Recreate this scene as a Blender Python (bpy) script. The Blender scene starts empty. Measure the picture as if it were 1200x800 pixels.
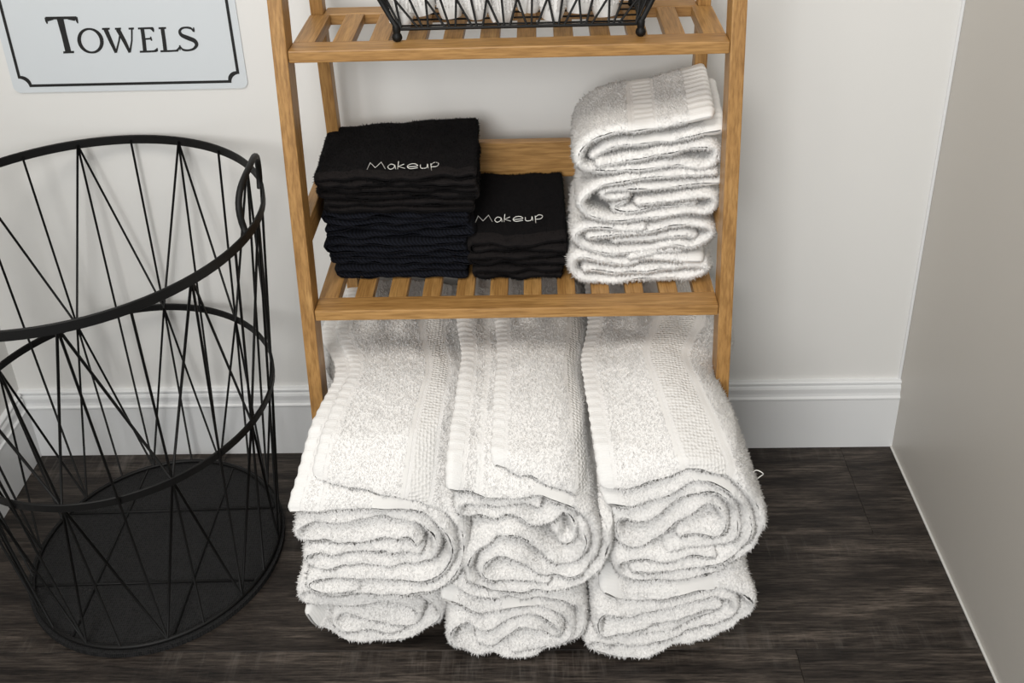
import bpy, bmesh, math, random
import numpy as np
from mathutils import Matrix, Vector
from mathutils.bvhtree import BVHTree

random.seed(7)
rng = np.random.default_rng(7)
SC = bpy.context.scene
COL = SC.collection

# ------------------------------------------------------------------ camera
CAM_F, CAM_CY = 1200.1, 176.9                 # focal length and principal row in pixels of the 1200 x 800 frame
PITCH, YAW, ROLL = .4561, -.0326, -.0338
CAM_O = np.array([0., -1.353, 1.2268])


def cam_axes():
    cy, sy, cp, sp = math.cos(YAW), math.sin(YAW), math.cos(PITCH), math.sin(PITCH)
    f = np.array([sy * cp, cy * cp, -sp])
    r = np.array([cy, -sy, 0.])
    u = np.cross(r, f)
    c, s = math.cos(ROLL), math.sin(ROLL)
    return c * r + s * u, -s * r + c * u, f


AX_R, AX_U, AX_F = cam_axes()
cam_data = bpy.data.cameras.new('camera')
cam = bpy.data.objects.new('camera', cam_data)
COL.objects.link(cam)
cam_data.sensor_width = 36
cam_data.lens = CAM_F / 1200 * 36
cam_data.shift_y = -(400 - CAM_CY) / 1200
cam_data.clip_start = .02
m = Matrix.Identity(4)
for i in range(3):
    m[i][0], m[i][1], m[i][2], m[i][3] = AX_R[i], AX_U[i], -AX_F[i], CAM_O[i]
cam.matrix_world = m
SC.camera = cam

# ------------------------------------------------------------------ light and exposure
SC.view_settings.view_transform = 'Standard'
SC.view_settings.look = 'None'
SC.view_settings.gamma = 1
SC.view_settings.use_curve_mapping = False
SC.view_settings.exposure = .2
world = bpy.data.worlds.new('world')
SC.world = world
world.use_nodes = True
bg = world.node_tree.nodes['Background']
bg.inputs[0].default_value = (.93, .97, 1.0, 1)
bg.inputs[1].default_value = .50


def area(name, loc, target, size, power, col):
    d = bpy.data.lights.new(name, 'AREA')
    d.shape = 'RECTANGLE'
    d.size, d.size_y = size
    d.energy = power
    d.color = col
    o = bpy.data.objects.new(name, d)
    COL.objects.link(o)
    o.location = loc
    o.rotation_euler = (Vector(target) - Vector(loc)).to_track_quat('-Z', 'Y').to_euler()
    return o


area('ceiling_light', (-.45, -1.25, 2.45), (-.15, -.2, .3), (.7, .7), 14, (1, .94, .86))
area('window_light', (-.75, -3.1, 1.75), (-.05, 0, .45), (1.3, 1.3), 42, (1, .99, .97))


# ------------------------------------------------------------------ pixel -> point on a known plane
def un(px, axis, val):
    v = AX_F + (px[0] - 600) / CAM_F * AX_R - (px[1] - CAM_CY) / CAM_F * AX_U
    t = (val - CAM_O[axis]) / v[axis]
    return CAM_O + t * v


def un_slope(px, y0, z0, k):                  # plane z = z0 + k (y - y0)
    v = AX_F + (px[0] - 600) / CAM_F * AX_R - (px[1] - CAM_CY) / CAM_F * AX_U
    t = (z0 + k * (CAM_O[1] - y0) - CAM_O[2]) / (v[2] - k * v[1])
    return CAM_O + t * v


# ------------------------------------------------------------------ materials
def mat(name, col, rough=.6, build=None, **kw):
    mt = bpy.data.materials.new(name)
    mt.use_nodes = True
    nt = mt.node_tree
    b = nt.nodes['Principled BSDF']
    b.inputs['Base Color'].default_value = (*col, 1)
    b.inputs['Roughness'].default_value = rough
    for k, v in kw.items():
        b.inputs[k.replace('_', ' ')].default_value = v
    if build:
        build(nt, b)
    return mt


def nd(nt, t, **kw):
    n = nt.nodes.new(t)
    for k, v in kw.items():
        if k in n.inputs:
            n.inputs[k].default_value = v
        else:
            setattr(n, k, v)
    return n


def coords(nt, scale, kind='Object', extra=None):
    tc = nd(nt, 'ShaderNodeTexCoord')
    mp = nd(nt, 'ShaderNodeMapping')
    mp.inputs['Scale'].default_value = scale
    nt.links.new(tc.outputs[kind], mp.inputs[0])
    return mp.outputs[0]


def ramp(nt, fac, stops):
    r = nd(nt, 'ShaderNodeValToRGB')
    e = r.color_ramp.elements
    e[0].position, e[0].color = stops[0][0], (*stops[0][1], 1)
    e[1].position, e[1].color = stops[-1][0], (*stops[-1][1], 1)
    for p, c in stops[1:-1]:
        x = e.new(p)
        x.color = (*c, 1)
    nt.links.new(fac, r.inputs[0])
    return r.outputs[0]


def bump(nt, b, h, strength, dist=.001):
    n = nd(nt, 'ShaderNodeBump', Strength=strength, Distance=dist)
    nt.links.new(h, n.inputs['Height'])
    nt.links.new(n.outputs[0], b.inputs['Normal'])


def noise(nt, vec, scale, detail=4, rough=.55):
    n = nd(nt, 'ShaderNodeTexNoise', Scale=scale, Detail=detail, Roughness=rough)
    nt.links.new(vec, n.inputs['Vector'])
    return n.outputs['Fac']


def b_wall(nt, b):
    v = coords(nt, (1, 1, 1))
    bump(nt, b, noise(nt, v, 260, 3), .10, .0006)


def b_wood(axis):
    def f(nt, b):
        s = [70, 70, 70]
        s[axis] = 2.2
        oi = nd(nt, 'ShaderNodeObjectInfo')
        v = coords(nt, s)
        ad = nd(nt, 'ShaderNodeVectorMath', operation='ADD')
        sc = nd(nt, 'ShaderNodeVectorMath', operation='SCALE')
        cb = nd(nt, 'ShaderNodeCombineXYZ')
        for i in range(3):
            nt.links.new(oi.outputs['Random'], cb.inputs[i])
        nt.links.new(cb.outputs[0], sc.inputs[0])
        sc.inputs['Scale'].default_value = 37
        nt.links.new(v, ad.inputs[0])
        nt.links.new(sc.outputs[0], ad.inputs[1])
        n1 = noise(nt, ad.outputs[0], 1.6, 5, .6)
        c = ramp(nt, n1, [(.25, (.29, .145, .043)), (.5, (.40, .215, .069)), (.72, (.49, .280, .100))])
        s2 = [120, 120, 120]
        s2[axis] = 9
        v2 = coords(nt, s2)
        n2 = noise(nt, v2, 3.2, 3, .55)
        c2 = ramp(nt, n2, [(.34, (.70, .66, .58)), (.60, (1.06, 1.06, 1.06))])
        # bamboo nodes: rare darker knots across the grain
        s3 = [22, 22, 22]
        s3[axis] = 6.5
        vo = nd(nt, 'ShaderNodeTexVoronoi', Scale=1.0)
        nt.links.new(coords(nt, s3), vo.inputs['Vector'])
        c3 = ramp(nt, vo.outputs['Distance'], [(.0, (.62, .56, .48)), (.11, (1, 1, 1))])
        mx = nd(nt, 'ShaderNodeMix', data_type='RGBA', blend_type='MULTIPLY')
        mx.inputs[0].default_value = 1
        nt.links.new(c, mx.inputs[6])
        nt.links.new(c2, mx.inputs[7])
        mx2 = nd(nt, 'ShaderNodeMix', data_type='RGBA', blend_type='MULTIPLY')
        mx2.inputs[0].default_value = .8
        nt.links.new(mx.outputs[2], mx2.inputs[6])
        nt.links.new(c3, mx2.inputs[7])
        nt.links.new(mx2.outputs[2], b.inputs['Base Color'])
        bump(nt, b, n2, .12, .0006)
    return f


def b_floor(nt, b):
    oi = nd(nt, 'ShaderNodeObjectInfo')
    cb = nd(nt, 'ShaderNodeCombineXYZ')
    for i in range(3):
        nt.links.new(oi.outputs['Random'], cb.inputs[i])
    sc = nd(nt, 'ShaderNodeVectorMath', operation='SCALE')
    sc.inputs['Scale'].default_value = 53
    nt.links.new(cb.outputs[0], sc.inputs[0])

    def shifted(scale):
        v = coords(nt, scale)
        ad = nd(nt, 'ShaderNodeVectorMath', operation='ADD')
        nt.links.new(v, ad.inputs[0])
        nt.links.new(sc.outputs[0], ad.inputs[1])
        return ad.outputs[0]
    n1 = noise(nt, shifted((3.2, 26, 26)), 1.5, 7, .68)
    c1 = ramp(nt, n1, [(.30, (.0098, .0076, .0064)), (.45, (.0275, .0215, .0178)), (.57, (.056, .045, .037)), (.72, (.138, .112, .092))])
    n2 = noise(nt, shifted((13, 230, 230)), 1.6, 6, .75)
    c2 = ramp(nt, n2, [(.38, (.24, .23, .22)), (.60, (1.35, 1.35, 1.35))])
    n4 = noise(nt, shifted((55, 7, 7)), 1.0, 4, .7)             # saw marks across the grain
    n5 = noise(nt, shifted((2.2, 9, 9)), 1.0, 2, .5)
    mk = ramp(nt, n5, [(.54, (0, 0, 0)), (.70, (1, 1, 1))])
    c4 = ramp(nt, n4, [(.5, (0, 0, 0)), (.78, (.085, .077, .07))])
    m4 = nd(nt, 'ShaderNodeMix', data_type='RGBA', blend_type='MULTIPLY')
    m4.inputs[0].default_value = 1
    nt.links.new(mk, m4.inputs[6])
    nt.links.new(c4, m4.inputs[7])
    mx = nd(nt, 'ShaderNodeMix', data_type='RGBA', blend_type='MULTIPLY')
    mx.inputs[0].default_value = 1
    nt.links.new(c1, mx.inputs[6])
    nt.links.new(c2, mx.inputs[7])
    ma = nd(nt, 'ShaderNodeMix', data_type='RGBA', blend_type='ADD')
    ma.inputs[0].default_value = 1
    nt.links.new(mx.outputs[2], ma.inputs[6])
    nt.links.new(m4.outputs[2], ma.inputs[7])
    nt.links.new(ma.outputs[2], b.inputs['Base Color'])
    bump(nt, b, n2, .35, .0008)


def b_terry(sc_, st):
    def f(nt, b):
        v = coords(nt, (1, 1, 1))
        bump(nt, b, noise(nt, v, sc_, 3, .6), st, .0015)
    return f


def b_rib(nt, b):
    v = coords(nt, (1, 1, 1))
    w = nd(nt, 'ShaderNodeTexWave', Scale=150, Distortion=2.0, Detail=1.0)
    w.bands_direction = 'Y'
    nt.links.new(v, w.inputs['Vector'])
    bump(nt, b, w.outputs['Fac'], .25, .0006)


def b_weave(nt, b):
    v = coords(nt, (1, 1, 1))
    vo = nd(nt, 'ShaderNodeTexVoronoi', Scale=230, Randomness=.35)
    nt.links.new(v, vo.inputs['Vector'])
    bump(nt, b, vo.outputs['Distance'], .9, .0022)


def b_twill(nt, b):
    tc = nd(nt, 'ShaderNodeTexCoord')
    mp = nd(nt, 'ShaderNodeMapping')
    mp.inputs['Rotation'].default_value = (0, math.radians(50), 0)
    nt.links.new(tc.outputs['Object'], mp.inputs[0])
    w = nd(nt, 'ShaderNodeTexWave', Scale=95, Distortion=.6)
    nt.links.new(mp.outputs[0], w.inputs['Vector'])
    c = ramp(nt, w.outputs['Fac'], [(.2, (.0016, .0019, .004)), (.8, (.0065, .0075, .0125))])
    nt.links.new(c, b.inputs['Base Color'])
    bump(nt, b, w.outputs['Fac'], .6, .001)


def b_mesh_fabric(nt, b):
    v = coords(nt, (1, 1, 1))
    vo = nd(nt, 'ShaderNodeTexVoronoi', Scale=330, Randomness=.25)
    nt.links.new(v, vo.inputs['Vector'])
    c = ramp(nt, vo.outputs['Distance'], [(.15, (.003, .003, .0031)), (.6, (.024, .0238, .0242))])
    nt.links.new(c, b.inputs['Base Color'])
    bump(nt, b, vo.outputs['Distance'], .5, .001)


M = {}
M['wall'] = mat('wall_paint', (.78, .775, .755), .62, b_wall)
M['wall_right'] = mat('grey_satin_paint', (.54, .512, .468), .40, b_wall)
M['trim'] = mat('trim_gloss_paint', (.80, .81, .815), .32)
M['caulk'] = mat('caulk', (.66, .65, .62), .7)
M['floor'] = mat('dark_vinyl_plank', (.03, .026, .022), .5, b_floor, Specular_IOR_Level=.3)
M['subfloor'] = mat('dark_joint', (.006, .005, .005), .9)
M['wood_x'] = mat('bamboo_along_x', (.4, .2, .07), .42, b_wood(0))
M['wood_y'] = mat('bamboo_along_y', (.4, .2, .07), .42, b_wood(1))
M['wood_z'] = mat('bamboo_upright', (.4, .2, .07), .42, b_wood(2))
M['bolt'] = mat('bolt_metal', (.42, .34, .22), .35, Metallic=.9)
M['black'] = mat('black_powder_coat', (.0055, .0053, .0052), .5, Specular_IOR_Level=.25)
M['mesh'] = mat('black_mesh_fabric', (.01, .01, .01), .85, b_mesh_fabric, Specular_IOR_Level=.15)
M['terry'] = mat('white_terry', (.835, .82, .80), .95, b_terry(420, .5))
M['hem'] = mat('white_hem', (.835, .825, .805), .7, b_rib)
M['weave'] = mat('white_border_weave', (.81, .795, .77), .8, b_weave)
M['stripe'] = mat('white_flat_stripe', (.80, .785, .76), .7)
M['black_terry'] = mat('black_terry', (.0042, .0036, .0040), 1.0, b_terry(600, .5), Specular_IOR_Level=.2)
M['black_hem'] = mat('black_hem', (.0105, .0085, .0084), .95, b_terry(900, .3), Specular_IOR_Level=.2)
M['navy'] = mat('navy_twill', (.004, .005, .01), .95, b_twill, Specular_IOR_Level=.2)
M['thread'] = mat('white_embroidery', (.85, .84, .80), .6)
M['sign'] = mat('sign_plate', (.66, .70, .73), .45)
M['ink'] = mat('sign_ink', (.008, .008, .008), .5)


# ------------------------------------------------------------------ mesh helpers
def obj(name, verts, faces, material, parent=None, loc=(0, 0, 0), smooth=False):
    me = bpy.data.meshes.new(name)
    me.from_pydata([tuple(v) for v in verts], [], faces)
    me.materials.append(material)
    if smooth:
        me.polygons.foreach_set('use_smooth', [True] * len(me.polygons))
    me.update()
    return link(name, me, parent, loc)


def link(name, me, parent=None, loc=(0, 0, 0)):
    o = bpy.data.objects.new(name, me)
    COL.objects.link(o)
    o.location = loc
    if parent:
        o.parent = parent
    return o


def from_bm(name, bm, material, parent=None, loc=(0, 0, 0), smooth=False):
    bmesh.ops.recalc_face_normals(bm, faces=bm.faces)
    me = bpy.data.meshes.new(name)
    bm.to_mesh(me)
    bm.free()
    me.materials.append(material)
    if smooth:
        me.polygons.foreach_set('use_smooth', [True] * len(me.polygons))
    return link(name, me, parent, loc)


def tag(o, label, cat, group=None):
    o['label'] = label
    o['category'] = cat
    if group:
        o['group'] = group
    return o


def struct(o):
    o['kind'] = 'structure'
    return o


def empty(name, loc, label, cat, group=None):
    o = bpy.data.objects.new(name, None)
    COL.objects.link(o)
    o.location = loc
    o.empty_display_size = .05
    return tag(o, label, cat, group)


def box_bm(a, b, bev=0.0, seg=2):
    bm = bmesh.new()
    bmesh.ops.create_cube(bm, size=1)
    for v in bm.verts:
        for i in range(3):
            v.co[i] = a[i] if v.co[i] < 0 else b[i]
    if bev:
        bmesh.ops.bevel(bm, geom=bm.edges[:], offset=bev, segments=seg, affect='EDGES', profile=.6)
    return bm


def shear_y(bm, k, z0):
    for v in bm.verts:
        v.co.y += k * (v.co.z - z0)


def tube_mesh(paths, r, seg=8, closed=False):
    V, Fc = [], []
    for P in paths:
        P = np.asarray(P, float)
        n = len(P)
        base = len(V)
        up = None
        for i in range(n):
            if closed:
                t = P[(i + 1) % n] - P[i - 1]
            else:
                t = P[min(i + 1, n - 1)] - P[max(i - 1, 0)]
            t = t / (np.linalg.norm(t) + 1e-12)
            if up is None:
                up = np.array([0, 0, 1.]) if abs(t[2]) < .9 else np.array([1., 0, 0])
            up = up - t * (up @ t)
            up /= np.linalg.norm(up)
            sd = np.cross(t, up)
            for k in range(seg):
                a = 2 * math.pi * k / seg
                V.append(P[i] + r * (math.cos(a) * up + math.sin(a) * sd))
        for i in range(n if closed else n - 1):
            j = (i + 1) % n
            for k in range(seg):
                k2 = (k + 1) % seg
                Fc.append((base + i * seg + k, base + i * seg + k2, base + j * seg + k2, base + j * seg + k))
        if not closed:
            Fc.append(tuple(base + k for k in range(seg)))
            Fc.append(tuple(base + (n - 1) * seg + k for k in reversed(range(seg))))
    return V, Fc


def tube(name, P, r, material, parent, seg=8, closed=False):
    V, Fc = tube_mesh([P], r, seg, closed)
    return obj(name, V, Fc, material, parent, smooth=True)


# ------------------------------------------------------------------ room
XR, XL = .5795, -.886
ZT = 1.75


def wall(name, a, b, material):
    return struct(from_bm(name, box_bm(a, b), material))


wall('wall_back', (XL - .1, 0, -.02), (XR + .1, .1, ZT), M['wall'])
wall('wall_left', (XL - .1, -1.6, -.02), (XL, 0, ZT), M['wall'])
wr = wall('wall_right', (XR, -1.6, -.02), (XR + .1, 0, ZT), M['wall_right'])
from_bm('caulk_line', box_bm((XR - .0035, -1.6, 0), (XR, 0, .003), .001), M['caulk'], wr)
from_bm('caulk_line', box_bm((XR - .004, -.004, .133), (XR, 0, ZT), .0012), M['trim'], wr)

fl = struct(from_bm('floor', box_bm((XL - .05, -1.6, -.03), (XR + .05, .05, -.0045)), M['subfloor']))
rows = [.0, -.202, -.399, -.596, -.793, -.990, -1.187, -1.384, -1.6]
ends = [[-.55, .493], [-.10], [.33], [-.62, .2], [.42], [-.3], [.1], [-.5]]
for i in range(len(rows) - 1):
    xs = [XL] + ends[i] + [XR]
    for j in range(len(xs) - 1):
        g = .00015
        a = (xs[j] + (g if j else 0), rows[i + 1] + g, -.0045)
        b = (xs[j + 1] - g, rows[i] - g, 0)
        c = [(a[k] + b[k]) / 2 for k in range(3)]
        bm = box_bm([a[k] - c[k] for k in range(3)], [b[k] - c[k] for k in range(3)], .0004, 1)
        from_bm('plank', bm, M['floor'], fl, c)


def baseboard(name, p0, p1, out):
    prof = [(0, 0), (.0125, 0), (.0125, .100), (.0135, .102), (.0135, .1045), (.0105, .107), (.0095, .112), (.0098, .121), (.0085, .1245),
            (.0065, .126), (.0065, .1285), (.0085, .130), (.0085, .1325), (.0065, .1345), (0, .1345)]
    p0, p1, out = Vector(p0), Vector(p1), Vector(out)
    V, Fc = [], []
    n = len(prof)
    for p in (p0, p1):
        for d, z in prof:
            V.append(p + out * d + Vector((0, 0, z)))
    for i in range(n - 1):
        Fc.append((i, i + 1, n + i + 1, n + i))
    Fc += [tuple(range(n)), tuple(reversed(range(n, 2 * n)))]
    o = obj(name, V, Fc, M['trim'])
    return struct(o)


baseboard('baseboard_back', (XL, 0, .0005), (XR, 0, .0005), (0, -1, 0))
baseboard('baseboard_left', (XL, -.0126, .0005), (XL, -1.6, .0005), (1, 0, 0))

# ------------------------------------------------------------------ bamboo rack
RX0, RX1 = -.3005, .2235                       # shelf between the front legs
KF, KB = .1185, -.046                          # lean of the front and the back legs (dY / dZ)
YF0 = -.254 - KF * .46                         # front face of the front legs at the floor
YB0 = -.064 - KB * .60                         # front face of the back legs at the floor
HT = 1.17
rack = empty('ladder_shelf', (-.0385, -.16, 0), 'golden bamboo slatted ladder shelf standing against the white wall', 'shelf')
RL = Vector(rack.location)


def rpart(name, bm, material, parent=None):
    for v in bm.verts:
        v.co -= RL
    return from_bm(name, bm, material, parent or rack)


LW, LD = .0178, .034
for sx in (-1, 1):
    xa, xb = (RX0 - LW - .0004, RX0 - .0004) if sx < 0 else (RX1 + .0004, RX1 + LW + .0004)
    bm = box_bm((xa, YF0, 0), (xb, YF0 + LD, HT), .0018, 2)
    shear_y(bm, KF, 0)
    leg = rpart('front_leg', bm, M['wood_z'])
    for zz, yy in ((.797, YF0 + KF * .797 + .017), (.453, YF0 + KF * .453 + .017)):
        bm = bmesh.new()
        bmesh.ops.create_uvsphere(bm, u_segments=12, v_segments=8, radius=.0042)
        for v in bm.verts:
            v.co.x *= .55
            v.co += Vector((xa if sx < 0 else xb, yy, zz)) - RL
        from_bm('bolt', bm, M['bolt'], leg, smooth=True)
    xa, xb = (RX0 + .0006, RX0 + .0176) if sx < 0 else (RX1 - .0176, RX1 - .0006)
    bm = box_bm((xa, YB0, 0), (xb, YB0 + .021, HT), .0015, 2)
    shear_y(bm, KB, 0)
    rpart('back_leg', bm, M['wood_z'])

SHELF_T = .0155
slat_me = {}
for zs in (.116, .460, .8045, 1.149):
    yf = YF0 + KF * zs + .0012
    yb = YB0 + KB * zs + .026 if zs < 1 else YB0 + KB * zs + .02
    rpart('shelf_front_rail', box_bm((RX0, yf, zs - SHELF_T), (RX1, yf + .0315, zs), .0016), M['wood_x'])
    rpart('shelf_back_rail', box_bm((RX0 + .018, yb - .028, zs - SHELF_T), (RX1 - .018, yb, zs), .0016), M['wood_x'])
    for xa, xb in ((RX0 + .0002, RX0 + .0268), (RX1 - .0268, RX1 - .0002)):
        rpart('shelf_side_rail', box_bm((xa, yf + .0317, zs - SHELF_T), (xb, yb - .029, zs - .0002), .0012), M['wood_y'])
    x0, x1 = RX0 + .027, RX1 - .027
    if zs > 1:
        n_sl = 0
    else:
        n_sl = 10
    sw = .0238
    gap = (x1 - x0 - 10 * sw) / 11
    L = (yb - .028) - (yf + .0315) - .0006
    for k in range(n_sl):
        key = round(L, 4)
        if key not in slat_me:
            o = from_bm('slat', box_bm((-sw / 2, -L / 2, -.012), (sw / 2, L / 2, 0), .0010), M['wood_y'], rack)
            slat_me[key] = o.data
        else:
            o = link('slat', slat_me[key], rack)
        o.location = Vector((x0 + gap * (k + 1) + sw * (k + .5), (yf + .0315 + yb - .028) / 2, zs - .0006)) - RL
# raised guard rails round the middle shelf
for xa, xb in ((RX0 - .0155, RX0 - .0004), (RX1 + .0004, RX1 + .0155)):
    bm = box_bm((xa, YF0 + KF * .541 + LD, .541), (xb, -.045, .574), .0014)
    for v in bm.verts:                         # butts against the leaning leg
        if v.co.y < -.1:
            v.co.y += KF * (v.co.z - .541) - .001
    rpart('side_guard_rail', bm, M['wood_y'])
rpart('back_guard_rail', box_bm((RX0 + .018, -.064 + .002, .551), (RX1 - .018, -.064 + .014, .607), .0014), M['wood_x'])


# ------------------------------------------------------------------ folded cloth
def hnoise(p, seed=0):                        # smooth pseudo noise in -1..1 from summed sines
    r = np.random.default_rng(seed + 100)
    out = 0
    for k in range(5):
        d = r.normal(size=3)
        d *= (1 + .5 * k) / np.linalg.norm(d)
        out = out + np.sin(p @ d * 2 * math.pi + r.uniform(0, 6.28)) / (1 + .45 * k)
    return out / 2.6


def smooth_path(P, step):
    P = np.asarray(P, float)
    Q = np.vstack([2 * P[0] - P[1], P, 2 * P[-1] - P[-2]])
    out = []
    for i in range(1, len(Q) - 2):
        t = np.linspace(0, 1, 14, endpoint=False)[:, None]
        a, b, c, d = Q[i - 1], Q[i], Q[i + 1], Q[i + 2]
        out.append(.5 * (2 * b + (c - a) * t + (2 * a - 5 * b + 4 * c - d) * t * t + (-a + 3 * b - 3 * c + d) * t ** 3))
    out = np.vstack(out + [P[-1:]])
    s = np.r_[0, np.cumsum(np.linalg.norm(np.diff(out[:, :2], axis=0), axis=1))]
    n = max(6, int(s[-1] / step))
    u = np.linspace(0, s[-1], n)
    return np.stack([np.interp(u, s, out[:, i]) for i in range(out.shape[1])], 1), u


class Sheet:
    """A thick cloth sheet: its folded centre line in the X-Z plane, swept from yf (front) to yb."""

    def __init__(s, pts, th, yf, yb, xform, seed, step=.005, jit=.003, wob=.0013):
        s.C, s.u = smooth_path(pts, step)
        s.rec = s.C[:, 2] if s.C.shape[1] > 2 else np.zeros(len(s.C))
        s.C = s.C[:, :2]
        s.th, s.yf, s.yb, s.xform, s.seed, s.jit, s.wob = th, yf, yb, xform, seed, jit, wob
        t = np.gradient(s.C, axis=0)
        t /= np.linalg.norm(t, axis=1)[:, None] + 1e-9
        n = np.c_[-t[:, 1], t[:, 0]]
        ce, ns, ar, side = [], [], [], []
        for i in range(len(s.C)):
            ce.append(s.C[i]); ns.append(n[i]); ar.append(s.u[i]); side.append(1)
        for a in np.linspace(0, math.pi, 7)[1:-1]:
            ce.append(s.C[-1]); ns.append(math.cos(a) * n[-1] + math.sin(a) * t[-1]); ar.append(s.u[-1] + .001); side.append(0)
        for i in range(len(s.C) - 1, -1, -1):
            ce.append(s.C[i]); ns.append(-n[i]); ar.append(s.u[i]); side.append(-1)
        for a in np.linspace(0, math.pi, 7)[1:-1]:
            ce.append(s.C[0]); ns.append(-math.cos(a) * n[0] - math.sin(a) * t[0]); ar.append(-.001); side.append(0)
        s.ce, s.ns, s.ar, s.side = np.array(ce), np.array(ns), np.array(ar), np.array(side)

    def stations(s, dy):
        r = s.th * .5
        front = [(1.5 * r * (1 - math.cos(a)), max(.04, math.sin(a))) for a in np.linspace(0, math.pi / 2, 5)]
        L = s.yb - s.yf
        mid = [(y, 1.) for y in np.arange(1.5 * r + dy, L - 1.5 * r, dy)]
        back = [(L - y, k) for y, k in front[::-1]]
        return front + mid + back

    def grid(s, idx, dy, off=0.0, ripple=0.0, y_in=0.0):
        st = s.stations(dy)
        ce, ns, ar = s.ce[idx], s.ns[idx], s.ar[idx]
        out = []
        jf = s.jit * hnoise(np.c_[ar * 14, np.full_like(ar, s.seed * 1.7), ar * 0], s.seed)
        rec = np.interp(ar, s.u, s.rec)
        Lf = s.yb - s.yf
        for y, k in st:
            rip = ripple * (math.sin(y * 2 * math.pi / .0115 + 1.6 * math.sin(y * 45 + s.seed)) - .3)
            xz = ce + ns * (s.th / 2 * k + off + rip)[:, None] if hasattr(k, '__len__') else ce + ns * (s.th / 2 * k + off + rip)
            fall = max(0, 1 - y / .06)
            P = np.c_[xz[:, 0], s.yf + y + jf * fall + rec * (1 - y / Lf), xz[:, 1]]
            if y < .0001:
                P[:, 1] -= off
            out.append(s.xform(P))
        G = np.array(out)
        w = s.wob * hnoise(G.reshape(-1, 3) * np.array([16, 12, 22]) + s.seed, s.seed + 3).reshape(G.shape[:2])
        w += s.wob * .22 * hnoise(G.reshape(-1, 3) * np.array([45, 40, 45]) + s.seed, s.seed + 5).reshape(G.shape[:2])
        nn = s.ns[idx]
        G[:, :, 0] += w * nn[None, :, 0]
        G[:, :, 2] += w * nn[None, :, 1]
        return G

    def select(s, a, b, side):
        """outline indices in order for arc range a..b on one side (+1 / -1) or 'start' / 'end' wrap"""
        n = len(s.C)
        if side == 'start':
            lo = [i for i in range(n) if s.u[i] <= b]
            full = len(s.ar)
            back = [i for i in range(full) if s.side[i] == -1 and s.ar[i] <= b] + list(range(full - 5, full))
            return back + lo
        if side == 'end':
            return [i for i in range(len(s.ar)) if (s.side[i] in (1, -1) and s.ar[i] >= a) or (s.side[i] == 0 and s.ar[i] > s.u[-1])]
        return [i for i in range(len(s.ar)) if s.side[i] == side and a <= s.ar[i] <= b]


def big_mesh(name, V, quads, tris, material, parent, loc, VN=None):
    me = bpy.data.meshes.new(name)
    V = np.asarray(V, np.float32) - np.asarray(loc, np.float32)
    nq, ntr = len(quads), len(tris)
    me.vertices.add(len(V))
    me.vertices.foreach_set('co', V.ravel())
    li = np.r_[np.asarray(quads, np.int32).ravel(), np.asarray(tris, np.int32).ravel()].astype(np.int32)
    me.loops.add(len(li))
    me.loops.foreach_set('vertex_index', li)
    me.polygons.add(nq + ntr)
    st = np.r_[np.arange(nq) * 4, nq * 4 + np.arange(ntr) * 3].astype(np.int32)
    me.polygons.foreach_set('loop_start', st)
    sm = np.zeros(nq + ntr, bool)
    sm[:nq] = True
    me.polygons.foreach_set('use_smooth', sm)
    me.materials.append(material)
    me.update(calc_edges=True)
    if VN is not None:
        me.polygons.foreach_set('use_smooth', np.ones(nq + ntr, bool))
        me.normals_split_custom_set_from_vertices(VN.astype(np.float32))
    return link(name, me, parent)


def grid_faces(ns, n, closed, base):
    i = np.arange(ns - 1)[:, None] * n
    k = np.arange(n if closed else n - 1)[None, :]
    k2 = (k + 1) % n
    q = np.stack([i + k, i + k2, i + n + k2, i + n + k], -1).reshape(-1, 4)
    return q + base


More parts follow.
